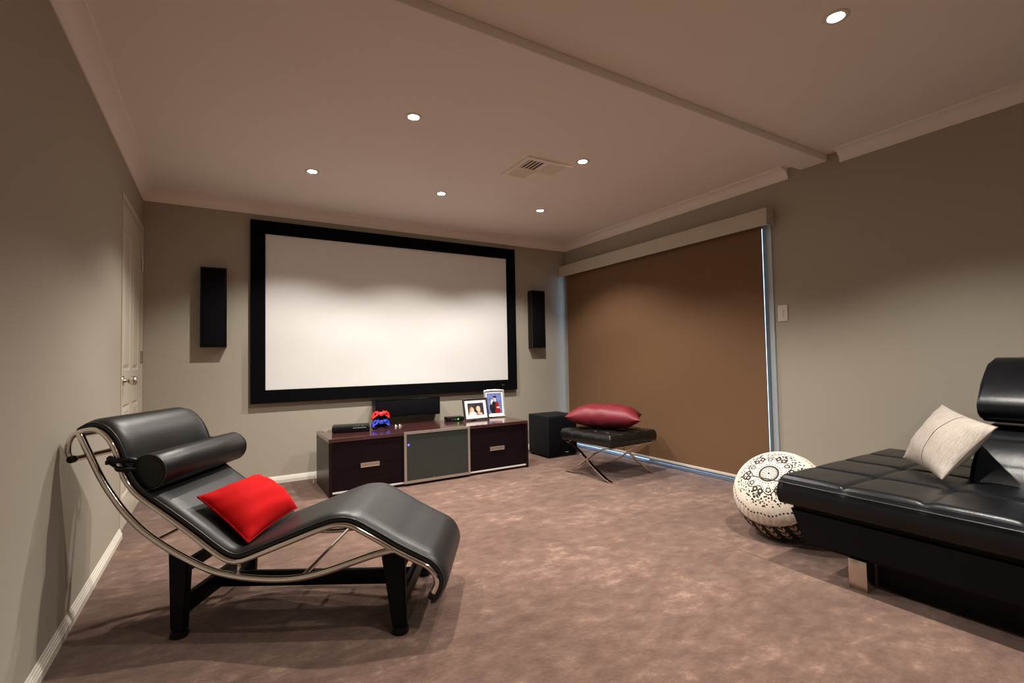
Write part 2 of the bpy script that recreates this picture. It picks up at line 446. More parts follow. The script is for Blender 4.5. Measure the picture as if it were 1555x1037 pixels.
# ------------------------------------------------------------------ the room
T = .12
struct('floor', bx(-T, W+T, YB-T, D+T, -.1, 0), M_CARPET)
struct('ceiling', bx(-T, W+T, YB-T, D+T, H, H+.1), M_CEIL)
struct('trim_1', bx(0, W, 1.687, 1.868, 2.345, H, bev=.004), M_CEIL)          # shallow beam across the ceiling
DY0, DY1, DH = 3.73, 4.648, 2.10                                              # door opening
bm = bx(-T, 0, YB, DY0, 0, H); box(bm, -T, 0, DY0, D, DH, H); box(bm, -T, 0, DY1, D, 0, DH)
struct('wall_left', bm, M_WALL)
struct('wall_back', bx(-T, W+T, D, D+T, 0, H), M_WALL)
struct('wall_front', bx(-T, W+T, YB-T, YB, 0, H), M_WALL)
WY0, WY1, WH = 2.135, 4.625, 2.06
bm = bx(W, W+T, YB, WY0, 0, H); box(bm, W, W+T, WY0, WY1, WH, H); box(bm, W, W+T, WY1, D, 0, H)
struct('wall_right', bm, M_WALL)

def mitre_strip(path, prof, name, m):
    """extrude prof (offset from wall, z) along a polyline of (x,y); the room lies on the left of the path"""
    n = len(path); V = [Vector(p) for p in path]; segs = []
    offs = []
    for i in range(n):
        d0 = (V[i]-V[i-1]).normalized() if i else None
        d1 = (V[i+1]-V[i]).normalized() if i < n-1 else None
        n0 = Vector((-d0.y, d0.x)) if d0 else None; n1 = Vector((-d1.y, d1.x)) if d1 else None
        if n0 is None: offs.append(n1)
        elif n1 is None: offs.append(n0)
        else: offs.append(n0+n1)
    for i in range(n-1):
        bm = bmesh.new()
        A = [bm.verts.new((*(V[i]+offs[i]*o), z)) for o, z in prof]; B = [bm.verts.new((*(V[i+1]+offs[i+1]*o), z)) for o, z in prof]
        k = len(prof)
        for q in range(k): bm.faces.new((A[q], A[(q+1) % k], B[(q+1) % k], B[q]))
        bm.faces.new(A); bm.faces.new(B)
        segs.append(struct(name[i], bm, m, smooth=35))
    return segs
cz = 2.31
cove = [(0, cz), (.006, cz), (.008, cz+.008)]+[(.008+.066*(1-math.cos(a)), cz+.008+.060*math.sin(a)) for a in [PI/2*k/8 for k in range(1, 9)]]+[(.082, cz+.070), (.084, H), (0, H)]
mitre_strip([(W, 1.957), (W, D), (0, D), (0, 1.957)], cove, ['trim_2', 'trim_3', 'trim_4'], M_CEIL)
mitre_strip([(0, 1.60), (0, YB), (W, YB), (W, 1.609)], cove, ['trim_5', 'trim_6', 'trim_7'], M_CEIL)
bb = [(0, 0), (.016, 0), (.016, .028), (.0125, .031), (.0125, .037), (.009, .040), (.009, .046), (.005, .050), (.004, .056), (0, .058)]
mitre_strip([(W, D), (0, D)], bb, ['baseboard_back'], M_TRIM)
mitre_strip([(0, DY0), (0, YB), (W, YB), (W, 2.09)], bb, ['baseboard_left', 'baseboard_front', 'baseboard_right'], M_TRIM)

# door in the left wall, closed, four moulded panels
dr = thing('door_1', None, None, (0, 0, 0)); dr['kind'] = 'structure'
bm = bx(-.10, .004, DY0, DY0+.035, 0, DH); box(bm, -.10, .004, DY0+.035, DY1, DH-.035, DH); box(bm, -.10, .004, DY1-.012, DY1, 0, DH-.035)
obj('door_frame', bm, M_DOOR, dr)
LY0, LY1, LZ1 = DY0+.038, DY1-.014, DH-.038
stile = .11; mid = .10
ya, yb = LY0+stile, (LY0+LY1)/2-mid/2; yc, yd = (LY0+LY1)/2+mid/2, LY1-stile
zr = [(.20, .78), (1.00, 1.90)]
bm = bx(-.05, -.018, LY0, LY1, .008, LZ1)
def stilebox(y0, y1, z0, z1): box(bm, -.019, -.008, y0, y1, z0, z1)
stilebox(LY0, ya, .008, LZ1); stilebox(yd, LY1, .008, LZ1); stilebox(yb, yc, .008, LZ1)
for a, b_ in ((ya, yb), (yc, yd)):
    stilebox(a, b_, .008, zr[0][0]); stilebox(a, b_, zr[0][1], zr[1][0]); stilebox(a, b_, zr[1][1], LZ1)
leaf_ = obj('door_leaf', bm, M_DOOR, dr)
for a, b_ in ((ya, yb), (yc, yd)):
    for z0, z1 in zr:
        e = .028; bm = bmesh.new()
        o = [(a, z0), (b_, z0), (b_, z1), (a, z1)]; i1 = [(a+.012, z0+.012), (b_-.012, z0+.012), (b_-.012, z1-.012), (a+.012, z1-.012)]
        i2 = [(a+e+.012, z0+e+.012), (b_-e-.012, z0+e+.012), (b_-e-.012, z1-e-.012), (a+e+.012, z1-e-.012)]
        rows = [[bm.verts.new((x, p[0], p[1])) for p in pp] for x, pp in ((-.008, o), (-.0185, i1), (-.009, i2))]
        for r0, r1 in zip(rows, rows[1:]):
            for k in range(4): bm.faces.new((r0[k], r0[(k+1) % 4], r1[(k+1) % 4], r1[k]))
        bm.faces.new(rows[-1])
        obj('door_panel', bm, M_DOOR, leaf_)
ky, kz = LY0+.065, .935
kn = obj('door_knob', lathe(bmesh.new(), [(.004, -.0075), (.032, -.0075), (.033, -.003), (.030, .001), (.012, .004), (.0105, .020), (.016, .027), (.026, .037), (.029, .050), (.026, .063), (.016, .071), (.001, .072)], 28, 'X', (0, ky, kz)), M_CHROME2, leaf_, smooth='all')
for z0 in (.25, 1.05, 1.76):
    obj('hinge', lathe(bmesh.new(), [(.0005, z0), (.007, z0), (.007, z0+.09), (.0005, z0+.09)], 12, 'Z', (.0, LY1+.004, 0)), M_CHROME2, dr, smooth=40)

# sliding glass door behind the blind
wn = thing('window_1', None, None); wn['kind'] = 'structure'
obj('window_frame', box(box(box(box(bmesh.new(), W-.012, W+.07, WY0-.040, WY0-.001, 0, WH+.03), W, W+.07, WY0, WY0+.012, .0, WH), W-.004, W+.07, WY1-.012, WY1, 0, WH), W-.004, W+.07, WY0, WY1, WH-.02, WH), M_WINALU, wn)
obj('window_sill', box(box(bmesh.new(), W-.004, W+.09, WY0, WY1, -.0, .006), W+.02, W+.03, WY0, WY1, .006, .012), M_SILL, wn)
ym = (WY0+WY1)/2
for y0, y1, x in ((WY0+.012, ym+.03, W+.032), (ym-.03, WY1-.012, W+.064)):
    bm = bmesh.new(); f = .035
    box(bm, x-.012, x+.012, y0, y0+f, .016, WH-.02); box(bm, x-.012, x+.012, y1-f, y1, .016, WH-.02)
    box(bm, x-.012, x+.012, y0+f, y1-f, .016, .016+.02); box(bm, x-.012, x+.012, y0+f, y1-f, WH-.06, WH-.02)
    sash = obj('sash', bm, M_WINALU, wn)
    obj('pane', bx(x-.003, x+.003, y0+f, y1-f, .036, WH-.06), M_GLASS, sash)

# roller blind with pelmet
bl = thing('roller_blind', 'tall brown blockout roller blind fully lowered under a beige pelmet', 'blind', (W-.055, 3.37, 2.0))
def L(x0, x1, y0, y1, z0, z1, bev=0): return bx(x0-(W-.055), x1-(W-.055), y0-3.37, y1-3.37, z0-2.0, z1-2.0, bev=bev)
obj('fabric', L(W-.052, W-.050, 2.143, 4.568, .072, 2.02), M_BLIND, bl)
obj('bottom_rail', L(W-.058, W-.044, 2.143, 4.568, .050, .072, .003), mat('blind_rail', (.62, .56, .48), .4, nscale=60, nstr=.02), bl, smooth=40)
obj('roller', lathe(bmesh.new(), [(.001, -1.22), (.022, -1.22), (.022, 1.22), (.001, 1.22)], 20, 'Y', (.012, 0, .045)), M_BLIND, bl, smooth=40)
bm = L(W-.100, W-.088, 2.072, D-.002, 1.990, 2.118, .001)
bx_ = lambda *a: box(bm, *[v-o for v, o in zip(a, (W-.055, W-.055, 3.37, 3.37, 2.0, 2.0))])
bx_(W-.088, W-.001, 2.072, D-.002, 2.106, 2.118); bx_(W-.088, W-.001, 2.072, 2.084, 1.990, 2.106)
obj('pelmet', bm, M_PELM, bl)

# ------------------------------------------------------------------ ceiling fittings
for i, (x, y, lab) in enumerate(LIGHTS):
    t_ = thing('downlight', lab, 'downlight', (x, y, H), group='recessed ceiling downlights')
    obj('trim_ring', lathe(bmesh.new(), [(.030, .0), (.031, -.003), (.044, -.004), (.049, -.0015), (.049, 0)], 32), M_TRIM, t_, smooth=40)
    obj('lamp', lathe(bmesh.new(), [(.0005, -.0045), (.018, -.0045), (.027, -.003), (.029, -.0005), (.0005, -.0005)], 28), M_BULB, t_, smooth=40)
    for nm, P, ang, bl_ in (('wide_beam', P_WIDE, 122, .5), ('narrow_beam', P_NARROW, 84, 1.0)):
        if not P: continue
        ld = bpy.data.lights.new(nm, 'SPOT'); ld.energy = P*((.3 if x < 2 else 1.1) if y < 0 else .36 if y < 1 and x < 2 else 1.3 if y < 1 else 1); ld.spot_size = math.radians(ang); ld.spot_blend = bl_
        ld.color = LAMP_COL; ld.shadow_soft_size = .022
        lo = bpy.data.objects.new(nm, ld); COL.objects.link(lo); lo.parent = t_; lo.location = (0, 0, -.028)

av = thing('ceiling_vent', 'square four-way ceiling air vent with louvred quarters in painted metal', 'air vent', (2.468, 2.865, H))
bm = bmesh.new(); s, o = .150, .185
for x0, x1, y0, y1 in ((-o, o, -o, -s), (-o, o, s, o), (-o, -s, -s, s), (s, o, -s, s)):
    box(bm, x0, x1, y0, y1, -.010, 0)
box(bm, -.006, .006, -s, s, -.010, -.002); box(bm, -s, s, -.006, .006, -.010, -.002)
obj('vent_frame', bm, M_CEIL, av)
obj('duct_opening', bx(-s, s, -s, s, -.0015, 0), M_DARK, av)
for qx, qy, ax, sg in ((-1, -1, 'y', 1), (1, -1, 'x', -1), (-1, 1, 'x', -1), (1, 1, 'y', -1)):
    for k in range(5):
        bm = bmesh.new(); c = (k+.5)*(s-.008)/5+.006; w_ = .0155
        # tilted slat : cross section in (across, z)
        a, b_ = (-w_, -.0135), (w_, -.0015)
        if sg < 0: a, b_ = (-w_, -.0015), (w_, -.0135)
        if ax == 'y':
            pr = [(c*qx+a[0], a[1]), (c*qx+b_[0], b_[1]), (c*qx+b_[0], b_[1]+.0012), (c*qx+a[0], a[1]+.0012)]
            prism(bm, pr, 'Y', qy*.006, qy*s)
        else:
            pr = [(c*qy+a[0], a[1]), (c*qy+b_[0], b_[1]), (c*qy+b_[0], b_[1]+.0012), (c*qy+a[0], a[1]+.0012)]
            prism(bm, pr, 'X', qx*.006, qx*s)
        obj('slat', bm, M_CEIL, av)

sw = thing('light_switch', 'small white double switch plate on the wall right of the brown blind', 'light switch', (W, 2.032, 1.328))
obj('switch_plate', bx(-.008, 0, -.037, .037, -.060, .060, bev=.003), M_PLAST, sw, smooth=40)
for z in (-.014, .014): obj('rocker', bx(-.012, -.007, -.008, .008, z-.009, z+.009, bev=.0015), M_PLAST, sw, smooth=40)

# ------------------------------------------------------------------ projection screen and wall speakers
sx0, sx1, sz0, sz1 = .732, 3.349, .689, 2.253
ps = thing('projection_screen', 'large white projection screen in a wide black velvet frame on the end wall', 'projection screen', ((sx0+sx1)/2, D, sz0))
w_, h_ = (sx1-sx0)/2, sz1-sz0; fb = .112
bm = bmesh.new()
outer = [(-w_, 0), (w_, 0), (w_, h_), (-w_, h_)]; inner = [(-w_+fb, fb), (w_-fb, fb), (w_-fb, h_-fb), (-w_+fb, h_-fb)]
R4 = [[bm.verts.new((p[0], y, p[1])) for p in pp] for y, pp in ((-.002, outer), (-.046, outer), (-.050, [(p[0]*(1-.003), p[1]+.004*(1 if p[1] == 0 else -1)) for p in outer]), (-.046, inner), (-.030, inner), (-.002, inner))]
for r0, r1 in zip(R4, R4[1:]+R4[:1]):
    for k in range(4): bm.faces.new((r0[k], r0[(k+1) % 4], r1[(k+1) % 4], r1[k]))
obj('screen_frame', bm, M_FELT, ps)
obj('screen_surface', bx(-w_+fb-.003, w_-fb+.003, -.034, -.030, fb-.003, h_-fb+.003), M_SCREEN, ps)
obj('maker_badge', bx(w_-.20, w_-.165, -.0505, -.0465, .050, .062, bev=.001), mat('badge_metal', (.16, .06, .05), .4, .6, nscale=50, nstr=.02), ps)

def wall_speaker(lab, x0, x1, z0, z1, dep, horiz=False, grp=None):
    cx = (x0+x1)/2; wx, hz = (x1-x0)/2, z1-z0
    t_ = thing('wall_speaker', lab, 'speaker', (cx, D, z0), group=grp)
    obj('cabinet', bx(-wx, wx, -dep, -.001, 0, hz, bev=.004), M_BLK, t_, smooth=40)
    e = .012
    obj('grille', bx(-wx+e, wx-e, -dep-.007, -dep+.002, e, hz-e, bev=.004), M_CLOTH, t_, smooth=40)
    bm = bmesh.new(); b0 = .006
    for a in ((-wx, wx, 0, b0), (-wx, wx, hz-b0, hz), (-wx, -wx+b0, b0, hz-b0), (wx-b0, wx, b0, hz-b0)):
        box(bm, a[0], a[1], -dep-.009, -dep+.001, a[2], a[3])
    obj('bezel', bm, M_GLOSS, t_)
    obj('wall_bracket', bx(-.04, .04, -.012, 0, hz*.4, hz*.6), M_BLKMET, t_)
    return t_
wall_speaker('slim upright black wall speaker left of the projection screen', .376, .560, 1.165, 1.81, .085, grp='upright wall speakers')
wall_speaker('slim upright black wall speaker right of the projection screen', 3.535, 3.712, 1.145, 1.80, .085, grp='upright wall speakers')
wall_speaker('long low black centre speaker on the wall under the projection screen', 1.752, 2.400, .492, .664, .095)

# ------------------------------------------------------------------ television unit
TX, TY0, TY1, TH = (1.222, 3.022), 3.90, 4.445, .44
tv = thing('media_cabinet', 'low dark mahogany media cabinet with a frosted glass middle door and drawers', 'cabinet', ((TX[0]+TX[1])/2, TY0, 0))
hw = (TX[1]-TX[0])/2; dp = TY1-TY0; cxm = (TX[0]+TX[1])/2
obj('top_panel', bx(-hw, hw, 0, dp, TH-.028, TH, bev=.0015), M_WTOP, tv)
for s_ in (-1, 1): obj('side_panel', bx(min(s_*hw, s_*(hw-.026)), max(s_*hw, s_*(hw-.026)), 0, dp, 0, TH-.028), M_WOOD, tv)
obj('plinth', bx(-hw+.026, hw-.026, .006, dp, 0, .020), M_WOOD, tv)
obj('back_panel', bx(-hw+.026, hw-.026, dp-.012, dp, .020, TH-.028), M_WOOD, tv)
d0, d1 = 1.812-cxm, 2.396-cxm
for x in (d0, d1): obj('divider', bx(x-.010, x+.010, .03, dp-.012, .020, TH-.028), M_WOOD, tv)
for x0, x1 in ((-hw+.026, d0-.002), (d1+.002, hw-.026)):
    obj('bottom_track', bx(x0, x1, .004, .020, .021, .034, bev=.001), mat('bright_track', (.80, .78, .74), .3, .2, nscale=60, nstr=.02), tv, label='bright aluminium strip')
    for k, (z0, z1) in enumerate(((.037, .2135), (.2155, TH-.031))):
        df = obj('drawer', bx(x0+.002, x1-.002, .008, .026, z0, z1, bev=.001), M_WFACE, tv)
        box_bm = bx(x0+.01, x1-.01, .026, dp-.05, z0+.01, z1-.02)
        obj('drawer_box', box_bm, M_WOOD, df)
        if k == 0:
            xm = (x0+x1)/2+(.005 if x0 < 0 else -.01); hw2, hz = .074, .017; zc = .2145
            bm = bmesh.new(); e = .006
            for a in ((-hw2, hw2, -hz, -hz+e), (-hw2, hw2, hz-e, hz), (-hw2, -hw2+e, -hz+e, hz-e), (hw2-e, hw2, -hz+e, hz-e)):
                box(bm, xm+a[0], xm+a[1], -.001, .010, zc+a[2], zc+a[3])
            hd = obj('handle', bm, M_ALU, df)
            box_bm = bx(xm-hw2+e, xm+hw2-e, .004, .0105, zc-hz+e, zc+hz-e)
            hd2 = obj('handle_recess', box_bm, M_CHROME2, df)
bm = bmesh.new(); e = .020
z0, z1 = .022, TH+.002; y0, y1 = -.020, -.002
x0, x1 = d0-.006, d1+.006
for a in ((x0, x1, z0, z0+e), (x0, x1, z1-e, z1), (x0, x0+e, z0+e, z1-e), (x1-e, x1, z0+e, z1-e)): box(bm, a[0], a[1], y0, y1, a[2], a[3])
gd = obj('glass_door', bm, M_ALU, tv)
obj('frosted_pane', bx(x0+e, x1-e, y0+.006, y1-.004, z0+e, z1-e), M_FROST, gd)
obj('door_pull', lathe(bmesh.new(), [(.0005, -.0025), (.003, -.0025), (.003, 0), (.0005, 0)], 12, 'Y', ((x0+x1)/2-.04, y0+.0055, .052)), M_SILV, gd, smooth=40)
obj('status_light', lathe(bmesh.new(), [(.0005, -.002), (.0075, -.001), (.009, .0), (.0005, .0003)], 16, 'Y', (x0+.038, y0+.0055, .335)), M_LEDB, gd, smooth='all')

# things on the cabinet
gc = thing('game_console', 'flat black game console at the left end of the media cabinet', 'game console', (1.474, 4.282, TH+.001), math.radians(-13))
obj('body', prism(bmesh.new(), [(-.115, .004), (.115, .004), (.117, .030), (.112, .046), (-.095, .050), (-.115, .046), (-.118, .030)], 'X', -.150, .150, bev=.003), M_BLK, gc, smooth=40)
obj('base', bx(-.125, .125, -.105, .105, 0, .005), M_BLK, gc)
obj('disc_slot', bx(-.10, .12, -.1195, -.116, .0255, .0285), M_GLOSS, gc)
obj('front_trim', bx(.015, .12, -.1185, -.111, .034, .0385), M_SILV, gc, label='thin silver strip')
for x in (.03, .055, .085): obj('button', bx(x, x+.012, -.09, -.084, .048, .0515), M_SILV, gc)
tag(obj('cable', tube(bmesh.new(), catmull([(1.300, 4.36, .443), (1.270, 4.34, .4425), (1.255, 4.38, .443), (1.285, 4.41, .443), (1.325, 4.42, .452), (1.330, 4.44, .452), (1.31, 4.4525, .43), (1.29, 4.4525, .3), (1.235, 4.454, .12), (1.20, 4.45, .035), (1.190, 4.42, .004), (1.16, 4.40, .003)]), .0013, 8), M_SILV, smooth='all'),
    'thin pale cable trailing behind the left end of the media cabinet to the carpet', 'cable')

cs = thing('charging_stand', 'small black charging stand with chrome foot holding two game controllers', 'charging stand', (1.716, 4.275, TH))
obj('base', lathe(bmesh.new(), [(.0005, 0), (.062, 0), (.064, .004), (.058, .009), (.020, .016), (.0005, .017)], 28), M_GLOSS, cs, smooth='all')
obj('stem', prism(bmesh.new(), [(-.014, .012), (.014, .012), (.010, .135), (-.010, .135)], 'Y', -.004, .014, bev=.002), M_GLOSS, cs, smooth=40)
obj('foot_badge', prism(bmesh.new(), [(-.022, .004), (.022, .004), (.016, .013), (-.016, .013)], 'Y', -.064, -.050, bev=.001), M_CHROME, cs)
for z in (.050, .105): obj('holder', bx(-.018, .018, -.012, -.002, z-.008, z+.008, bev=.002), M_BLK, cs)
def controller(lab, m, z, sc=1.0):
    t_ = thing('game_controller', lab, 'game controller', (1.716, 4.262, z), group='game controllers on the charging stand')
    half = [(0, .026), (.026, .027), (.040, .032), (.058, .031), (.068, .022), (.076, -.004), (.080, -.028), (.074, -.038), (.064, -.034), (.050, -.010), (.038, -.006), (.020, -.008), (0, -.008)]
    pts = half+[(-x, zz) for x, zz in half[-2:0:-1]]
    pts = [(p.x, p.y) for p in catmull([(a, b, 0) for a, b in pts], 3, True)]
    o_ = obj('shell', prism(bmesh.new(), pts, 'Y', -.034, -.003, bev=.007, seg=3), m, t_, smooth='all')
    for s_ in (-1, 1):
        obj('thumb_stick', lathe(bmesh.new(), [(.0005, -.050), (.009, -.050), (.010, -.046), (.005, -.043), (.0055, -.033), (.0005, -.033)], 16, 'Y', (s_*.024, 0, .000)), M_BLK, t_, smooth=40)
        obj('trigger', bx(s_*.048-.012, s_*.048+.012, -.028, -.012, .026, .034, bev=.003), M_BLK, t_, smooth=40)
    for dx, dz in ((-.006, 0), (.006, 0), (0, .006), (0, -.006)):
        obj('button', lathe(bmesh.new(), [(.0005, -.037), (.0026, -.037), (.0026, -.033), (.0005, -.033)], 10, 'Y', (.050+dx, 0, .014+dz)), M_BLK, t_)
    obj('direction_pad', prism(bmesh.new(), [(-.058, .011), (-.053, .011), (-.053, .006), (-.047, .006), (-.047, .011), (-.042, .011), (-.042, .017), (-.047, .017), (-.047, .022), (-.053, .022), (-.053, .017), (-.058, .017)], 'Y', -.037, -.033), M_BLK, t_)
    obj('centre_button', lathe(bmesh.new(), [(.0005, -.0365), (.005, -.0365), (.006, -.033), (.0005, -.033)], 14, 'Y', (0, 0, .014)), M_SILV, t_)
    return t_
controller('glossy red game controller held on top of the charging stand', M_CRED, TH+.120)
controller('glossy blue game controller held low on the charging stand below the red one', M_CBLU, TH+.050)
for k, (x, y, rz) in enumerate(((1.862, 4.282, .3), (1.902, 4.292, -.5))):
    t_ = thing('earbud', ['tiny silver clip lying just right of the charging stand', 'tiny silver clip lying further from the charging stand, nearer the glass door middle'][k], 'clip', (x, y, TH), rz, 'tiny silver clips on the cabinet')
    t_.name = 'silver_clip'
    obj('clip_body', prism(bmesh.new(), [(-.006, 0), (.006, 0), (.008, .010), (.003, .020), (-.004, .018), (-.007, .008)], 'Y', -.004, .004, bev=.0015), M_WHITE, t_, smooth=40)
    obj('clip_foot', bx(.006, .022, -.004, .004, 0, .006, bev=.0015), M_SILV, t_, smooth=40)

rt_ = thing('set_top_box', 'small black box with a green light left of the framed photos', 'set-top box', (2.455, 4.335, TH), math.radians(-10))
obj('body', bx(-.085, .085, -.055, .055, .003, .040, bev=.003), M_BLK, rt_, smooth=40)
for x in (-.07, .07):
    for y in (-.042, .042): obj('foot', bx(x-.006, x+.006, y-.006, y+.006, 0, .004), M_BLK, rt_)
for x in (-.032, -.012, .002): obj('indicator', bx(x-.003, x+.003, -.0565, -.054, .018, .023), M_SILV, rt_)
obj('green_light', bx(.020, .034, -.0567, -.054, .016, .026, bev=.001), M_LEDG, rt_, label='green glowing status light')

def photo_frame(name, lab, loc, rz, tilt, w, h, fwid, fm, mwid, photo, arch=0):
    t_ = thing(name, lab, 'photo frame', loc, rz)
    t_.rotation_euler = (-tilt, 0, rz)
    bm = bmesh.new()
    def ring(w0, h0, a):   # outline with slightly arched top
        pts = [(-w0/2, 0), (w0/2, 0), (w0/2, h0)]
        n = 8
        for k in range(1, n): 
            u = 1-2*k/n; pts.append((u*w0/2, h0+a*(1-u*u)))
        pts.append((-w0/2, h0)); return pts
    O = ring(w, h, arch); I = [(x*(w-2*fwid)/w, fwid+(z)*(h-2*fwid)/h) for x, z in ring(w, h, arch*.4)]
    rows = [[bm.verts.new((p[0], y, p[1])) for p in pp] for y, pp in ((.010, O), (-.006, O), (-.010, [((a[0]*.6+b_[0]*.4), (a[1]*.6+b_[1]*.4)) for a, b_ in zip(O, I)]), (-.004, I), (.010, I))]
    n = len(O)
    for r0, r1 in zip(rows, rows[1:]+rows[:1]):
        for k in range(n): bm.faces.new((r0[k], r0[(k+1) % n], r1[(k+1) % n], r1[k]))
    obj('frame', bm, fm, t_, smooth=30)
    obj('backing', prism(bmesh.new(), [(x*.99, z*.99+.001) for x, z in O], 'Y', .008, .012), M_BLK, t_)
    obj('mat_board', prism(bmesh.new(), I, 'Y', .002, .008), M_MATB, t_)
    x1 = w/2-fwid-mwid; z0, z1 = fwid+mwid*(1 if w > h else 1.7), h-fwid-mwid
    ph = obj('photograph', bx(-x1, x1, .0008, .0019, z0, z1), photo, t_)
    ang = math.atan2(.5, 1)
    obj('easel_leg', hexa(bmesh.new(), [(-.03, .012+h*.30, .0+h*.30*math.tan(tilt)), (.03, .012+h*.30, h*.30*math.tan(tilt)), (.03, .016+h*.30, h*.30*math.tan(tilt)), (-.03, .016+h*.30, h*.30*math.tan(tilt))], [(-.02, .012, h*.7), (.02, .012, h*.7), (.02, .015, h*.7), (-.02, .015, h*.7)]), M_BLK, t_)
    return t_
skin = (.72, .44, .31)
pA = m_photo('portrait_print_two_people', (.035, .030, .045), [
    (-.045, .085, .026, .045, (.40, .22, .10)), (-.056, .060, .020, .030, (.62, .42, .20)), (-.038, .098, .016, .022, skin), (-.030, .052, .036, .028, (.66, .66, .70)), (-.062, .050, .018, .02, (.70, .66, .60)),
    (.026, .108, .022, .026, (.66, .50, .26)), (.030, .096, .017, .024, skin), (.034, .052, .036, .026, (.30, .16, .14)), (.050, .055, .014, .014, (.62, .44, .30)), (.030, .066, .010, .010, skin)])
pB = m_photo('portrait_print_graduate', (.15, .19, .42), [
    (-.012, .095, .042, .060, (.012, .012, .016)), (.028, .100, .020, .055, (.28, .012, .012)), (-.024, .148, .014, .030, (.75, .75, .76)), (-.012, .125, .018, .032, (.012, .012, .016)), (.030, .062, .030, .025, (.25, .010, .012)),
    (.004, .186, .013, .018, skin), (.004, .205, .022, .007, (.012, .012, .015)), (.006, .199, .013, .009, (.02, .015, .015)), (.034, .096, .014, .008, (.80, .74, .70)), (.008, .166, .010, .006, (.75, .70, .68))])
def shift(m, dz):
    return m
photo_frame('photo_frame', 'landscape dark framed photo of two people with a wide white mat', (2.650, 4.225, TH+.004), 0.0, math.radians(14), .265, .212, .017, M_FRAMEB, .030, pA)
photo_frame('photo_frame', 'tall silver framed photo of a person in a graduation cap and gown', (2.905, 4.318, TH+.004), math.radians(-12), math.radians(11), .215, .272, .017, M_SILV, .012, pB, arch=.008)

# ------------------------------------------------------------------ subwoofer
sb = thing('subwoofer', 'black cube subwoofer in the corner beside the media cabinet', 'subwoofer', (3.578, 4.275, 0))
obj('cabinet', bx(-.190, .190, -.180, .180, .018, .430, bev=.010, seg=3), M_SUB, sb, smooth=40)
obj('grille', bx(-.178, .178, -.192, -.179, .035, .415, bev=.005), M_CLOTH, sb, smooth=40)
for x in (-.16, .16):
    for y in (-.15, .15): obj('foot', lathe(bmesh.new(), [(.0005, 0), (.018, 0), (.020, .018), (.0005, .019)], 16, 'Z', (x, y, 0)), M_BLK, sb, smooth=40)
obj('badge', bx(.02, .06, -.1935, -.1915, .046, .052), M_SILV, sb)

# ------------------------------------------------------------------ leather stool with crossed chrome legs
st = thing('leather_stool', 'low black leather stool with crossed chrome legs before the brown blind', 'stool', (3.482, 3.300, 0), math.radians(4))
hx, hy = .285, .300
sxl = [-hx+2*hx*k/4 for k in range(1, 4)]; syl = [-hy+2*hy*k/4 for k in range(1, 4)]
cu = obj('seat_cushion', tufted(-hx, hx, -hy, hy, .290, .388, .014, sxl, syl, .016, .006, step=.008, dimple=.014), M_STOOL, st, smooth='all')
for x in sxl:
    for y in syl:
        obj('tuft_button', lathe(bmesh.new(), [(.0005, .376), (.007, .374), (.009, .371), (.007, .367), (.0005, .366)], 14, 'Z', (x, y, 0)), M_STOOL, cu, smooth='all')
def flat_bar(path, xw, th):
    bm = bmesh.new(); P = [Vector((p[0], p[1])) for p in path]; rows = []
    for i, p in enumerate(P):
        t = (P[min(i+1, len(P)-1)]-P[max(i-1, 0)]).normalized(); n = Vector((-t.y, t.x))
        rows.append([bm.verts.new((x, (p+n*s).x, (p+n*s).y)) for x, s in ((-xw, -th), (xw, -th), (xw, th), (-xw, th))])
    for a, b in zip(rows, rows[1:]):
        for k in range(4): bm.faces.new((a[k], a[(k+1) % 4], b[(k+1) % 4], b[k]))
    bm.faces.new(rows[0]); bm.faces.new(rows[-1])
    bmesh.ops.bevel(bm, geom=[e for e in bm.edges if abs(e.verts[0].co.x-e.verts[1].co.x) < 1e-6], offset=.001, segments=1, affect='EDGES')
    return bm
S1 = [(.285, .0055), (.235, .020), (.16, .055), (.08, .100), (0, .152), (-.08, .205), (-.15, .243), (-.215, .268), (-.275, .280)]
for sx_ in (-.262, .262):
    for sg in (1, -1):
        pts = [(p.x, p.y) for p in catmull([(a*sg, b, 0) for a, b in S1], 5)]
        bm = flat_bar(pts, .0135, .0055); bmesh.ops.translate(bm, verts=bm.verts, vec=(sx_+.0, 0, 0))
        obj('leg', bm, M_CHROME, st, smooth=40)
for y in (-.262, .262): obj('cross_rail', bx(-.262, .262, y-.012, y+.012, .268, .282, bev=.002), M_CHROME, st)
for k in range(8):
    x = -.235+.47*k/7
    obj('strap', bx(x-.014, x+.014, -.286, .286, .2815, .290), M_STOOL, st)
    for y in (-.283, .283): obj('strap_stud', lathe(bmesh.new(), [(.0005, -.006), (.004, -.005), (.005, 0), (.0005, .001)], 10, 'Z', (x, y, .282)), M_CHROME, st, smooth='all')

# maroon pillow on the stool
bm, rim, _ = cushion([(3.205, 3.565, .490), (3.530, 2.940, .490), (3.845, 3.235, .492), (3.535, 3.80, .492)], .104, .098, pinch=.09, wr=.008, seed=3, pw=3.0, ex=.5)
o = obj('throw_pillow', bm, M_MAROON, smooth='all')
tag(o, 'dark red satin throw pillow lying flat on the leather stool', 'pillow')

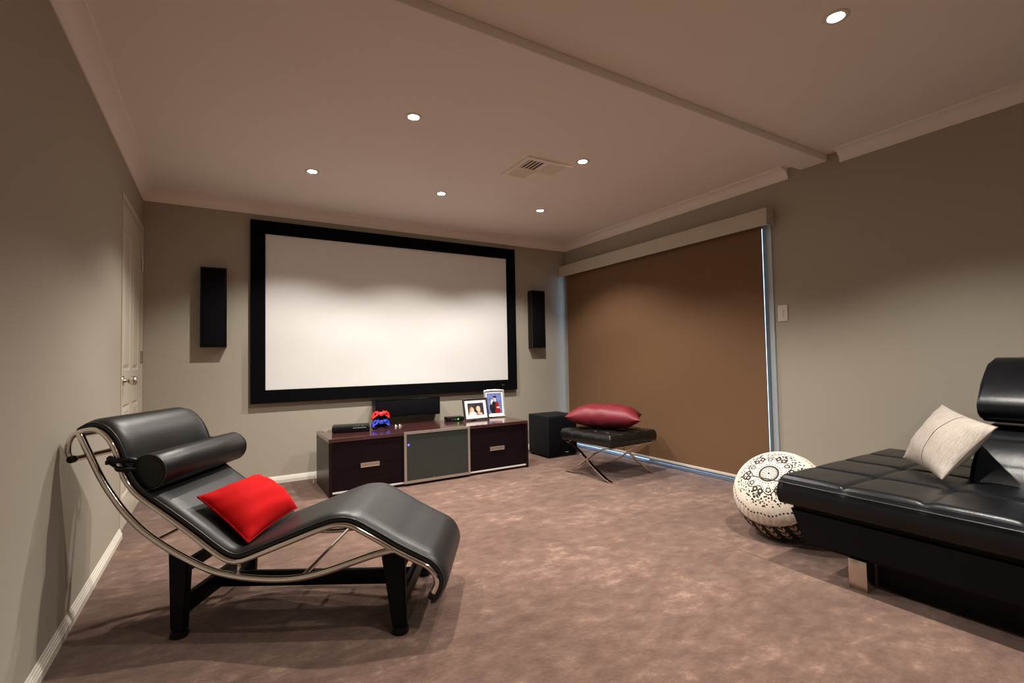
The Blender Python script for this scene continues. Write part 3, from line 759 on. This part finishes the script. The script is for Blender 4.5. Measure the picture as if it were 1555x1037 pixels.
# ------------------------------------------------------------------ chaise longue
AX, AY = math.cos(-yaw), math.sin(-yaw)
ch = thing('chaise_longue', 'black leather chaise longue on curved chrome tubes and black legs', 'chaise longue', (0.7847, 2.289, 0), -yaw)
YN, YF = -.25, .265
rail = [(-0.724, 0.678), (-0.740, 0.700), (-0.738, 0.738), (-0.715, 0.772), (-0.654, 0.789), (-0.613, 0.777), (-0.579, 0.741), (-0.556, 0.694), (-0.541, 0.645), (-0.524, 0.600), (-0.49, 0.553), (-0.442, 0.512), (-0.36, 0.454), (-0.268, 0.386), (-0.199, 0.332), (-0.153, 0.300), (-0.115, 0.286), (-0.077, 0.289), (-0.0, 0.317), (0.114, 0.36), (0.22, 0.400), (0.277, 0.414), (0.329, 0.409), (0.382, 0.382), (0.443, 0.347), (0.497, 0.315), (0.573, 0.276), (0.618, 0.252), (0.645, 0.220), (0.650, 0.186), (0.632, 0.148)]
runner = [(-0.700, 0.780), (-0.690, 0.760), (-0.666, 0.71), (-0.611, 0.602), (-0.563, 0.528), (-0.509, 0.46), (-0.441, 0.396), (-0.36, 0.340), (-0.268, 0.288), (-0.191, 0.253), (-0.115, 0.233), (-0.039, 0.222), (0.038, 0.217), (0.114, 0.219), (0.19, 0.231), (0.267, 0.252), (0.343, 0.277), (0.42, 0.302), (0.492, 0.318)]
for y in (YN, YF):
    obj('seat_rail', tube(bmesh.new(), catmull([(a, y, b) for a, b in rail], 5), .0105, 14), M_CHROME, ch, smooth='all')
    obj('curved_runner', tube(bmesh.new(), catmull([(a, y, b) for a, b in runner], 6), .0125, 14), M_CHROME, ch, smooth='all')
    obj('short_strut', tube(bmesh.new(), [(-.088, y, .288), (-.096, y, .230)], .006, 10), M_CHROME, ch, smooth='all')
for x, z in ((-.724, .678), (.632, .148)):
    obj('end_rail', tube(bmesh.new(), [(x, YN-.010, z), (x, YF+.010, z)], .011, 14), M_CHROME, ch, smooth=40)
    for y in (YN, YF): obj('end_cap', lathe(bmesh.new(), [(.0005, -.014), (.012, -.013), (.014, -.006), (.014, .006), (.012, .013), (.0005, .014)], 16, 'Y', (x, y, z)), M_BLK, ch, smooth='all')
obj('cross_rail', tube(bmesh.new(), [(-.700, YN, .768), (-.700, YF, .768)], .009, 12), M_CHROME, ch, smooth=40)
obj('cross_rail', tube(bmesh.new(), [(.150, YN, .226), (.150, YF, .226)], .009, 12), M_CHROME, ch, smooth=40)
obj('cross_rail', tube(bmesh.new(), [(-.405, YN, .369), (-.405, YF, .369)], .007, 12), M_CHROME, ch, smooth=40)
# leather pad following the rails
def pad():
    pts = catmull([(a, b, 0) for a, b in [(-.722, .765)]+rail[4:]+[(.622, .118)]], 5)
    P = [Vector((p.x, p.y)) for p in pts]; bm = bmesh.new(); rows = []
    yn, yf = YN+.006, YF-.006; n = len(P)
    for i, p in enumerate(P):
        t = (P[min(i+1, n-1)]-P[max(i-1, 0)]).normalized(); nn = Vector((-t.y, t.x))
        s = i/(n-1); end = min(1, min(s, 1-s)*38+.15); lo, hi = .004, .004+.034*(end**.5); sg_ = .030*math.exp(-((p-Vector((-.505, .585))).length/.075)**2)
        ring = []
        m_ = 14
        for k in range(m_+1):         # top, near to far
            u = k/m_; e = abs(2*u-1); hh = hi-sg_*(1-e**6)-.012*max(0, (e-.80)/.2)**2.2
            ring.append((yn+(yf-yn)*u, hh))
        ring += [(yf+.003, (lo+hi)/2-.006), (yf-.004, lo-.001)]
        for k in range(1, 7): u = 1-k/7; ring.append((yn+(yf-yn)*u, lo-.003*math.sin(PI*u)-sg_*(1-abs(2*u-1)**6)))
        ring += [(yn+.004, lo-.001), (yn-.003, (lo+hi)/2-.006)]
        rows.append([bm.verts.new((p.x+nn.x*h_, y_, p.y+nn.y*h_)) for y_, h_ in ring])
    k_ = len(rows[0])
    for a, b in zip(rows, rows[1:]):
        for k in range(k_): bm.faces.new((a[k], a[(k+1) % k_], b[(k+1) % k_], b[k]))
    bm.faces.new(rows[0]); bm.faces.new(rows[-1])
    edge = [[(rows[i][0].co + Vector((0, (-.002 if s_ == 0 else .002), 0))) if s_ == 0 else rows[i][14].co+Vector((0, .002, 0)) for i in range(n)] for s_ in (0, 1)]
    edge = [[Vector(v) for v in e_] for e_ in edge]
    return bm, edge
bm, edges = pad()
pd = obj('leather_pad', bm, M_LEA, ch, smooth=60)
for e_ in edges: obj('piping', tube(bmesh.new(), e_[::2]+[e_[-1]], .0028, 8), M_PIPE, pd, smooth='all')
# bolster
bc = Vector((-.449, 0, .620)); br = .0685
prof = [(.0005, -.285), (br*.80, -.285), (br*.93, -.281), (br, -.270), (br*1.02, -.1), (br*1.0, 0), (br*1.02, .1), (br, .270), (br*.93, .281), (br*.80, .285), (.0005, .285)]
bo = obj('head_bolster', lathe(bmesh.new(), prof, 40, 'Y', (bc.x, .050, bc.z)), M_LEA2, ch, smooth='all')
for y in (.050-.279, .050+.279):
    obj('bolster_piping', tube(bmesh.new(), [(bc.x+math.cos(a)*br*.965, y, bc.z+math.sin(a)*br*.965) for a in [2*PI*k/36 for k in range(36)]], .003, 8, closed=True), M_PIPE, bo, smooth='all')
for y, yo in ((YN, -.235), (YF, .262)):
    sp = obj('bolster_strap', tube(bmesh.new(), catmull([(bc.x-.045, yo+.018, bc.z+.030), (-.505, yo, .668), (-.545, y-.014, .672), (-.568, y-.016, .682), (-.577, y, .666), (-.566, y+.014, .646), (-.535, y-.012, .640), (-.500, yo+.006, .632), (bc.x-.05, yo+.018, bc.z-.01)], 5), .0105, 8), M_BLK, bo, smooth='all')
obj('strap_buckle', bx(-.576, -.562, YN-.030, YN-.024, .660, .676, bev=.002), M_BLK, bo)
# black base
bn, bf = -.222, .275
LX, RX = -.333, .505
for y in (bn, bf):
    s_ = .016
    obj('leg', hexa(bmesh.new(), [(LX-.028, y-s_, .022), (LX+.028, y-s_, .022), (LX+.028, y+s_, .022), (LX-.028, y+s_, .022)], [(LX-.036, y-s_, .318), (LX+.042, y-s_, .285), (LX+.042, y+s_, .285), (LX-.036, y+s_, .318)], bev=.006), M_BLKMET, ch, smooth=40)
    obj('leg', hexa(bmesh.new(), [(RX-.026, y-s_, .022), (RX+.026, y-s_, .022), (RX+.026, y+s_, .022), (RX-.026, y+s_, .022)], [(RX-.066, y-s_, .292), (RX+.022, y-s_, .312), (RX+.022, y+s_, .312), (RX-.066, y+s_, .292)], bev=.006), M_BLKMET, ch, smooth=40)
    for x in (LX, RX): obj('rubber_foot', lathe(bmesh.new(), [(.0005, 0), (.030, 0), (.033, .006), (.031, .024), (.0005, .026)], 20, 'Z', (x, y, 0)), M_BLK, ch, smooth=40)
for x in (LX, RX):
    obj('lower_crossbar', bx(x-.014, x+.014, bn, bf, .070, .138, bev=.005), M_BLKMET, ch, smooth=40)
    obj('upper_crossbar', bx(x-.016, x+.016, bn, bf, .226, .268, bev=.005), M_BLKMET, ch, smooth=40)
obj('long_beam', bx(LX, RX, .010, .040, .074, .136, bev=.005), M_BLKMET, ch, smooth=40)

# red pillow on the chaise (corners measured in the chaise's own axes)
def cw(a, n_, z): return Vector((.7847+a*AX-n_*AY, 2.289+a*AY+n_*AX, z))
C4 = [cw(-.302, -.165, .505), cw(-.090, -.190, .334), cw(-.085, .225, .342), cw(-.272, .235, .497)]
bm, rim, pos = cushion(C4, .084, .030, pinch=.045, wr=.005, seed=5, pw=2.3, ex=.5)
rp = thing('throw_pillow', 'bright red piped throw pillow lying on the black chaise seat', 'pillow', (0, 0, 0))
c0 = sum(C4, Vector())/4
rp.location = c0
for v in bm.verts: v.co -= c0
obj('cover', bm, M_RED, rp, smooth='all')
obj('piping', tube(bmesh.new(), [p-c0 for p in rim], .0042, 8, closed=True), M_REDP, rp, smooth='all')

# ------------------------------------------------------------------ sofa
so = thing('leather_sofa', 'long black leather sofa with tufted seat and raised headrest on chrome feet', 'sofa', (3.4, .1, 0))
ox, oy = 3.4, .1
SY0, SY1 = -1.25, 1.372
def P4(x0, x1, y0, y1, z): return [(x0-ox, y0-oy, z), (x1-ox, y0-oy, z), (x1-ox, y1-oy, z), (x0-ox, y1-oy, z)]
obj('base', hexa(bmesh.new(), P4(2.872, 3.98, SY0+.06, 1.285, .128), P4(2.846, 3.985, SY0+.02, 1.342, .305), bev=.018, seg=3), M_SOFAB, so, smooth=50)
bmb = bmesh.new()
ys = [1.085, .805, .525, .245, -.035, -.315, -.595, -.875]
st_ = obj('seat_cushion', tufted(2.826-ox, 3.985-ox, SY0-oy, SY1-oy, .312, .450, .034, [x-ox for x in (3.125, 3.42, 3.70)], [y-oy for y in ys], .017, .006, step=.011, dimple=.016, crown=.006), M_SOFA, so, smooth='all')
e = [(2.824, SY0), (2.824, SY1+.002), (3.985, SY1+.002)]
obj('piping', tube(bmesh.new(), catmull([(2.8235-ox, SY0-oy, .413), (2.8235-ox, 1.30-oy, .413), (2.8235-ox, 1.335-oy, .413), (2.828-ox, 1.362-oy, .413), (2.845-ox, 1.374-oy, .413), (2.88-ox, 1.3755-oy, .413), (2.93-ox, 1.3755-oy, .413), (3.97-ox, 1.3755-oy, .413)], 6), .003, 8), M_PIPE, st_, smooth='all')
bp = [(3.36, .425), (3.41, .52), (3.52, .63), (3.60, .675), (3.74, .685), (3.90, .66), (3.985, .60), (3.985, .425)]
obj('backrest', prism(bmesh.new(), [(x-ox, z) for x, z in bp], 'Y', SY0+.02-oy, .830-oy, bev=.022, seg=3), M_SOFA, so, smooth=60)
hp = [(3.60, .692), (3.545, .715), (3.520, .760), (3.545, .815), (3.66, .920), (3.755, .982), (3.815, .985), (3.840, .950), (3.785, .835), (3.735, .740), (3.69, .700)]
hp = [(p.x-ox, p.y) for p in catmull([(a, b, 0) for a, b in hp], 2, True)]
for y0, y1 in ((.085, .830), (-.68, .065)):
    hh = obj('headrest', prism(bmesh.new(), hp, 'Y', y0-oy, y1-oy, bev=.012, seg=3, bev_all=False), M_SOFA, so, smooth=60)
    for y in (y0+.15, y1-.15): obj('headrest_post', bx(3.64-ox, 3.665-ox, y-.02-oy, y+.02-oy, .67, .72), M_CHROME, hh)
obj('shade_block', bx(2.965-ox, 3.85-ox, SY0+.20-oy, 1.025-oy, .012, .130), M_SOFAB, so)  # added black box blocks light so the floor under the sofa stays dark
for x in (2.875, 3.86):
    for y0 in (1.028, -1.10):
        obj('leg', bx(x-ox, x+.075-ox, y0-oy, y0+.072-oy, 0, .130, bev=.003), M_CHROME2, so, smooth=40, label='square metal foot')

# grey woven pillow
C4 = [Vector((3.205, .865, .468)), Vector((3.56, 1.135, .476)), Vector((3.625, .985, .760)), Vector((3.285, .700, .705))]
C4 = [C4[0], C4[1], C4[2], C4[3]]
c0 = sum(C4, Vector())/4
bm, rim, pos = cushion(C4[::-1], .072, .072, pinch=.07, wr=.003, seed=9, pw=2.2, ex=.6)
gp = thing('throw_pillow', 'pale grey-beige woven throw pillow leaning on the sofa backrest', 'pillow', c0)
# front is the side whose normal looks to the camera: uv for the woven stripes
uvl = bm.loops.layers.uv.new('UVMap')
ex_ = (C4[1]-C4[0]).normalized(); ez_ = (C4[3]-C4[0]).normalized()
for f in bm.faces:
    for l in f.loops: l[uvl].uv = ((l.vert.co-c0).dot(ez_)*2, (l.vert.co-c0).dot(ex_)*2)
for v in bm.verts: v.co -= c0
obj('cover', bm, M_PIL, gp, smooth='all')
nrm = ((C4[::-1][2]-C4[::-1][0]).cross(C4[::-1][3]-C4[::-1][1])).normalized()
sgn = 1 if nrm.dot(Vector((.515, 0, 1.03))-c0) > 0 else -1
seam = [pos(-1+2*k/24, -.02, sgn)-c0+nrm*sgn*.0006 for k in range(25)]
seam2 = [pos(-.2, -1+2*k/24, sgn)-c0+nrm*sgn*.0006 for k in range(25)]
# the seam runs from the long bottom edge to the long top edge
la = (seam[0]-seam[-1]).length; lb = (seam2[0]-seam2[-1]).length
obj('centre_seam', tube(bmesh.new(), seam if la < lb else seam2, .0016, 6), M_SEAM, gp, smooth='all')
obj('edge_piping', tube(bmesh.new(), [p-c0 for p in rim], .0025, 6, closed=True), M_SEAM, gp, smooth='all')

# ------------------------------------------------------------------ pouf
PR, PH = .245, .190
def pouf():
    t_ = thing('floor_pouf', 'round cream pouf with black medallion print tipped up behind the sofa end', 'pouf')
    top = []; n = 26
    def rad(a):    # superellipse profile, a = angle above the equator
        c, s = math.cos(a), math.sin(a)
        k = (abs(c)**2.35+abs(s)**2.35)**(-1/2.35)
        return PR*c*k, PH*s*k
    seam_a = math.radians(17)
    prof_t = [rad(seam_a+(PI/2-seam_a)*k/n) for k in range(n+1)]; prof_t[-1] = (.0005, PH)
    prof_s = [rad(-math.radians(38)+(seam_a+math.radians(38))*k/16) for k in range(17)]
    prof_b = [rad(-PI/2+(PI/2-math.radians(38))*k/12) for k in range(13)]; prof_b[0] = (.0005, -PH)
    def mk(nm, prof, m, ruff):
        bm = bmesh.new(); seg = 96; rings = []
        for i, (r, h) in enumerate(prof):
            ring = []
            for k in range(seg):
                a = 2*PI*k/seg; w = 1+ruff*math.sin(a*24)*max(0, (r/PR-.86))*.5
                ring.append(bm.verts.new((r*w*math.cos(a), r*w*math.sin(a), h)))
            rings.append(ring)
        for a, b in zip(rings, rings[1:]):
            for k in range(seg): bm.faces.new((a[k], a[(k+1) % seg], b[(k+1) % seg], b[k]))
        return obj(nm, bm, m, t_, smooth='all')
    mk('top_panel', prof_t, m_pouf_top(.247), .10)
    mk('side_band', prof_s, m_pouf_side(.13), .0)
    mk('bottom_panel', prof_b, M_BLK, 0)
    r_, h_ = rad(seam_a)
    obj('seam_piping', tube(bmesh.new(), [((r_+.001)*math.cos(2*PI*k/64), (r_+.001)*math.sin(2*PI*k/64), h_) for k in range(64)], .0035, 8, closed=True), M_SEAM, t_, smooth='all')
    return t_
pf = pouf()
axis = Vector((-.688, -.077, .72)).normalized()
q = Vector((0, 0, 1)).rotation_difference(axis)
pf.rotation_mode = 'QUATERNION'
from mathutils import Quaternion
pf.rotation_quaternion = q @ Quaternion((0, 0, 1), math.radians(20))
bpy.context.view_layer.update()
mz = min((q.to_matrix() @ v.co).z for c in pf.children for v in c.data.vertices)
pf.location = (3.25, 1.61, -mz+.001)
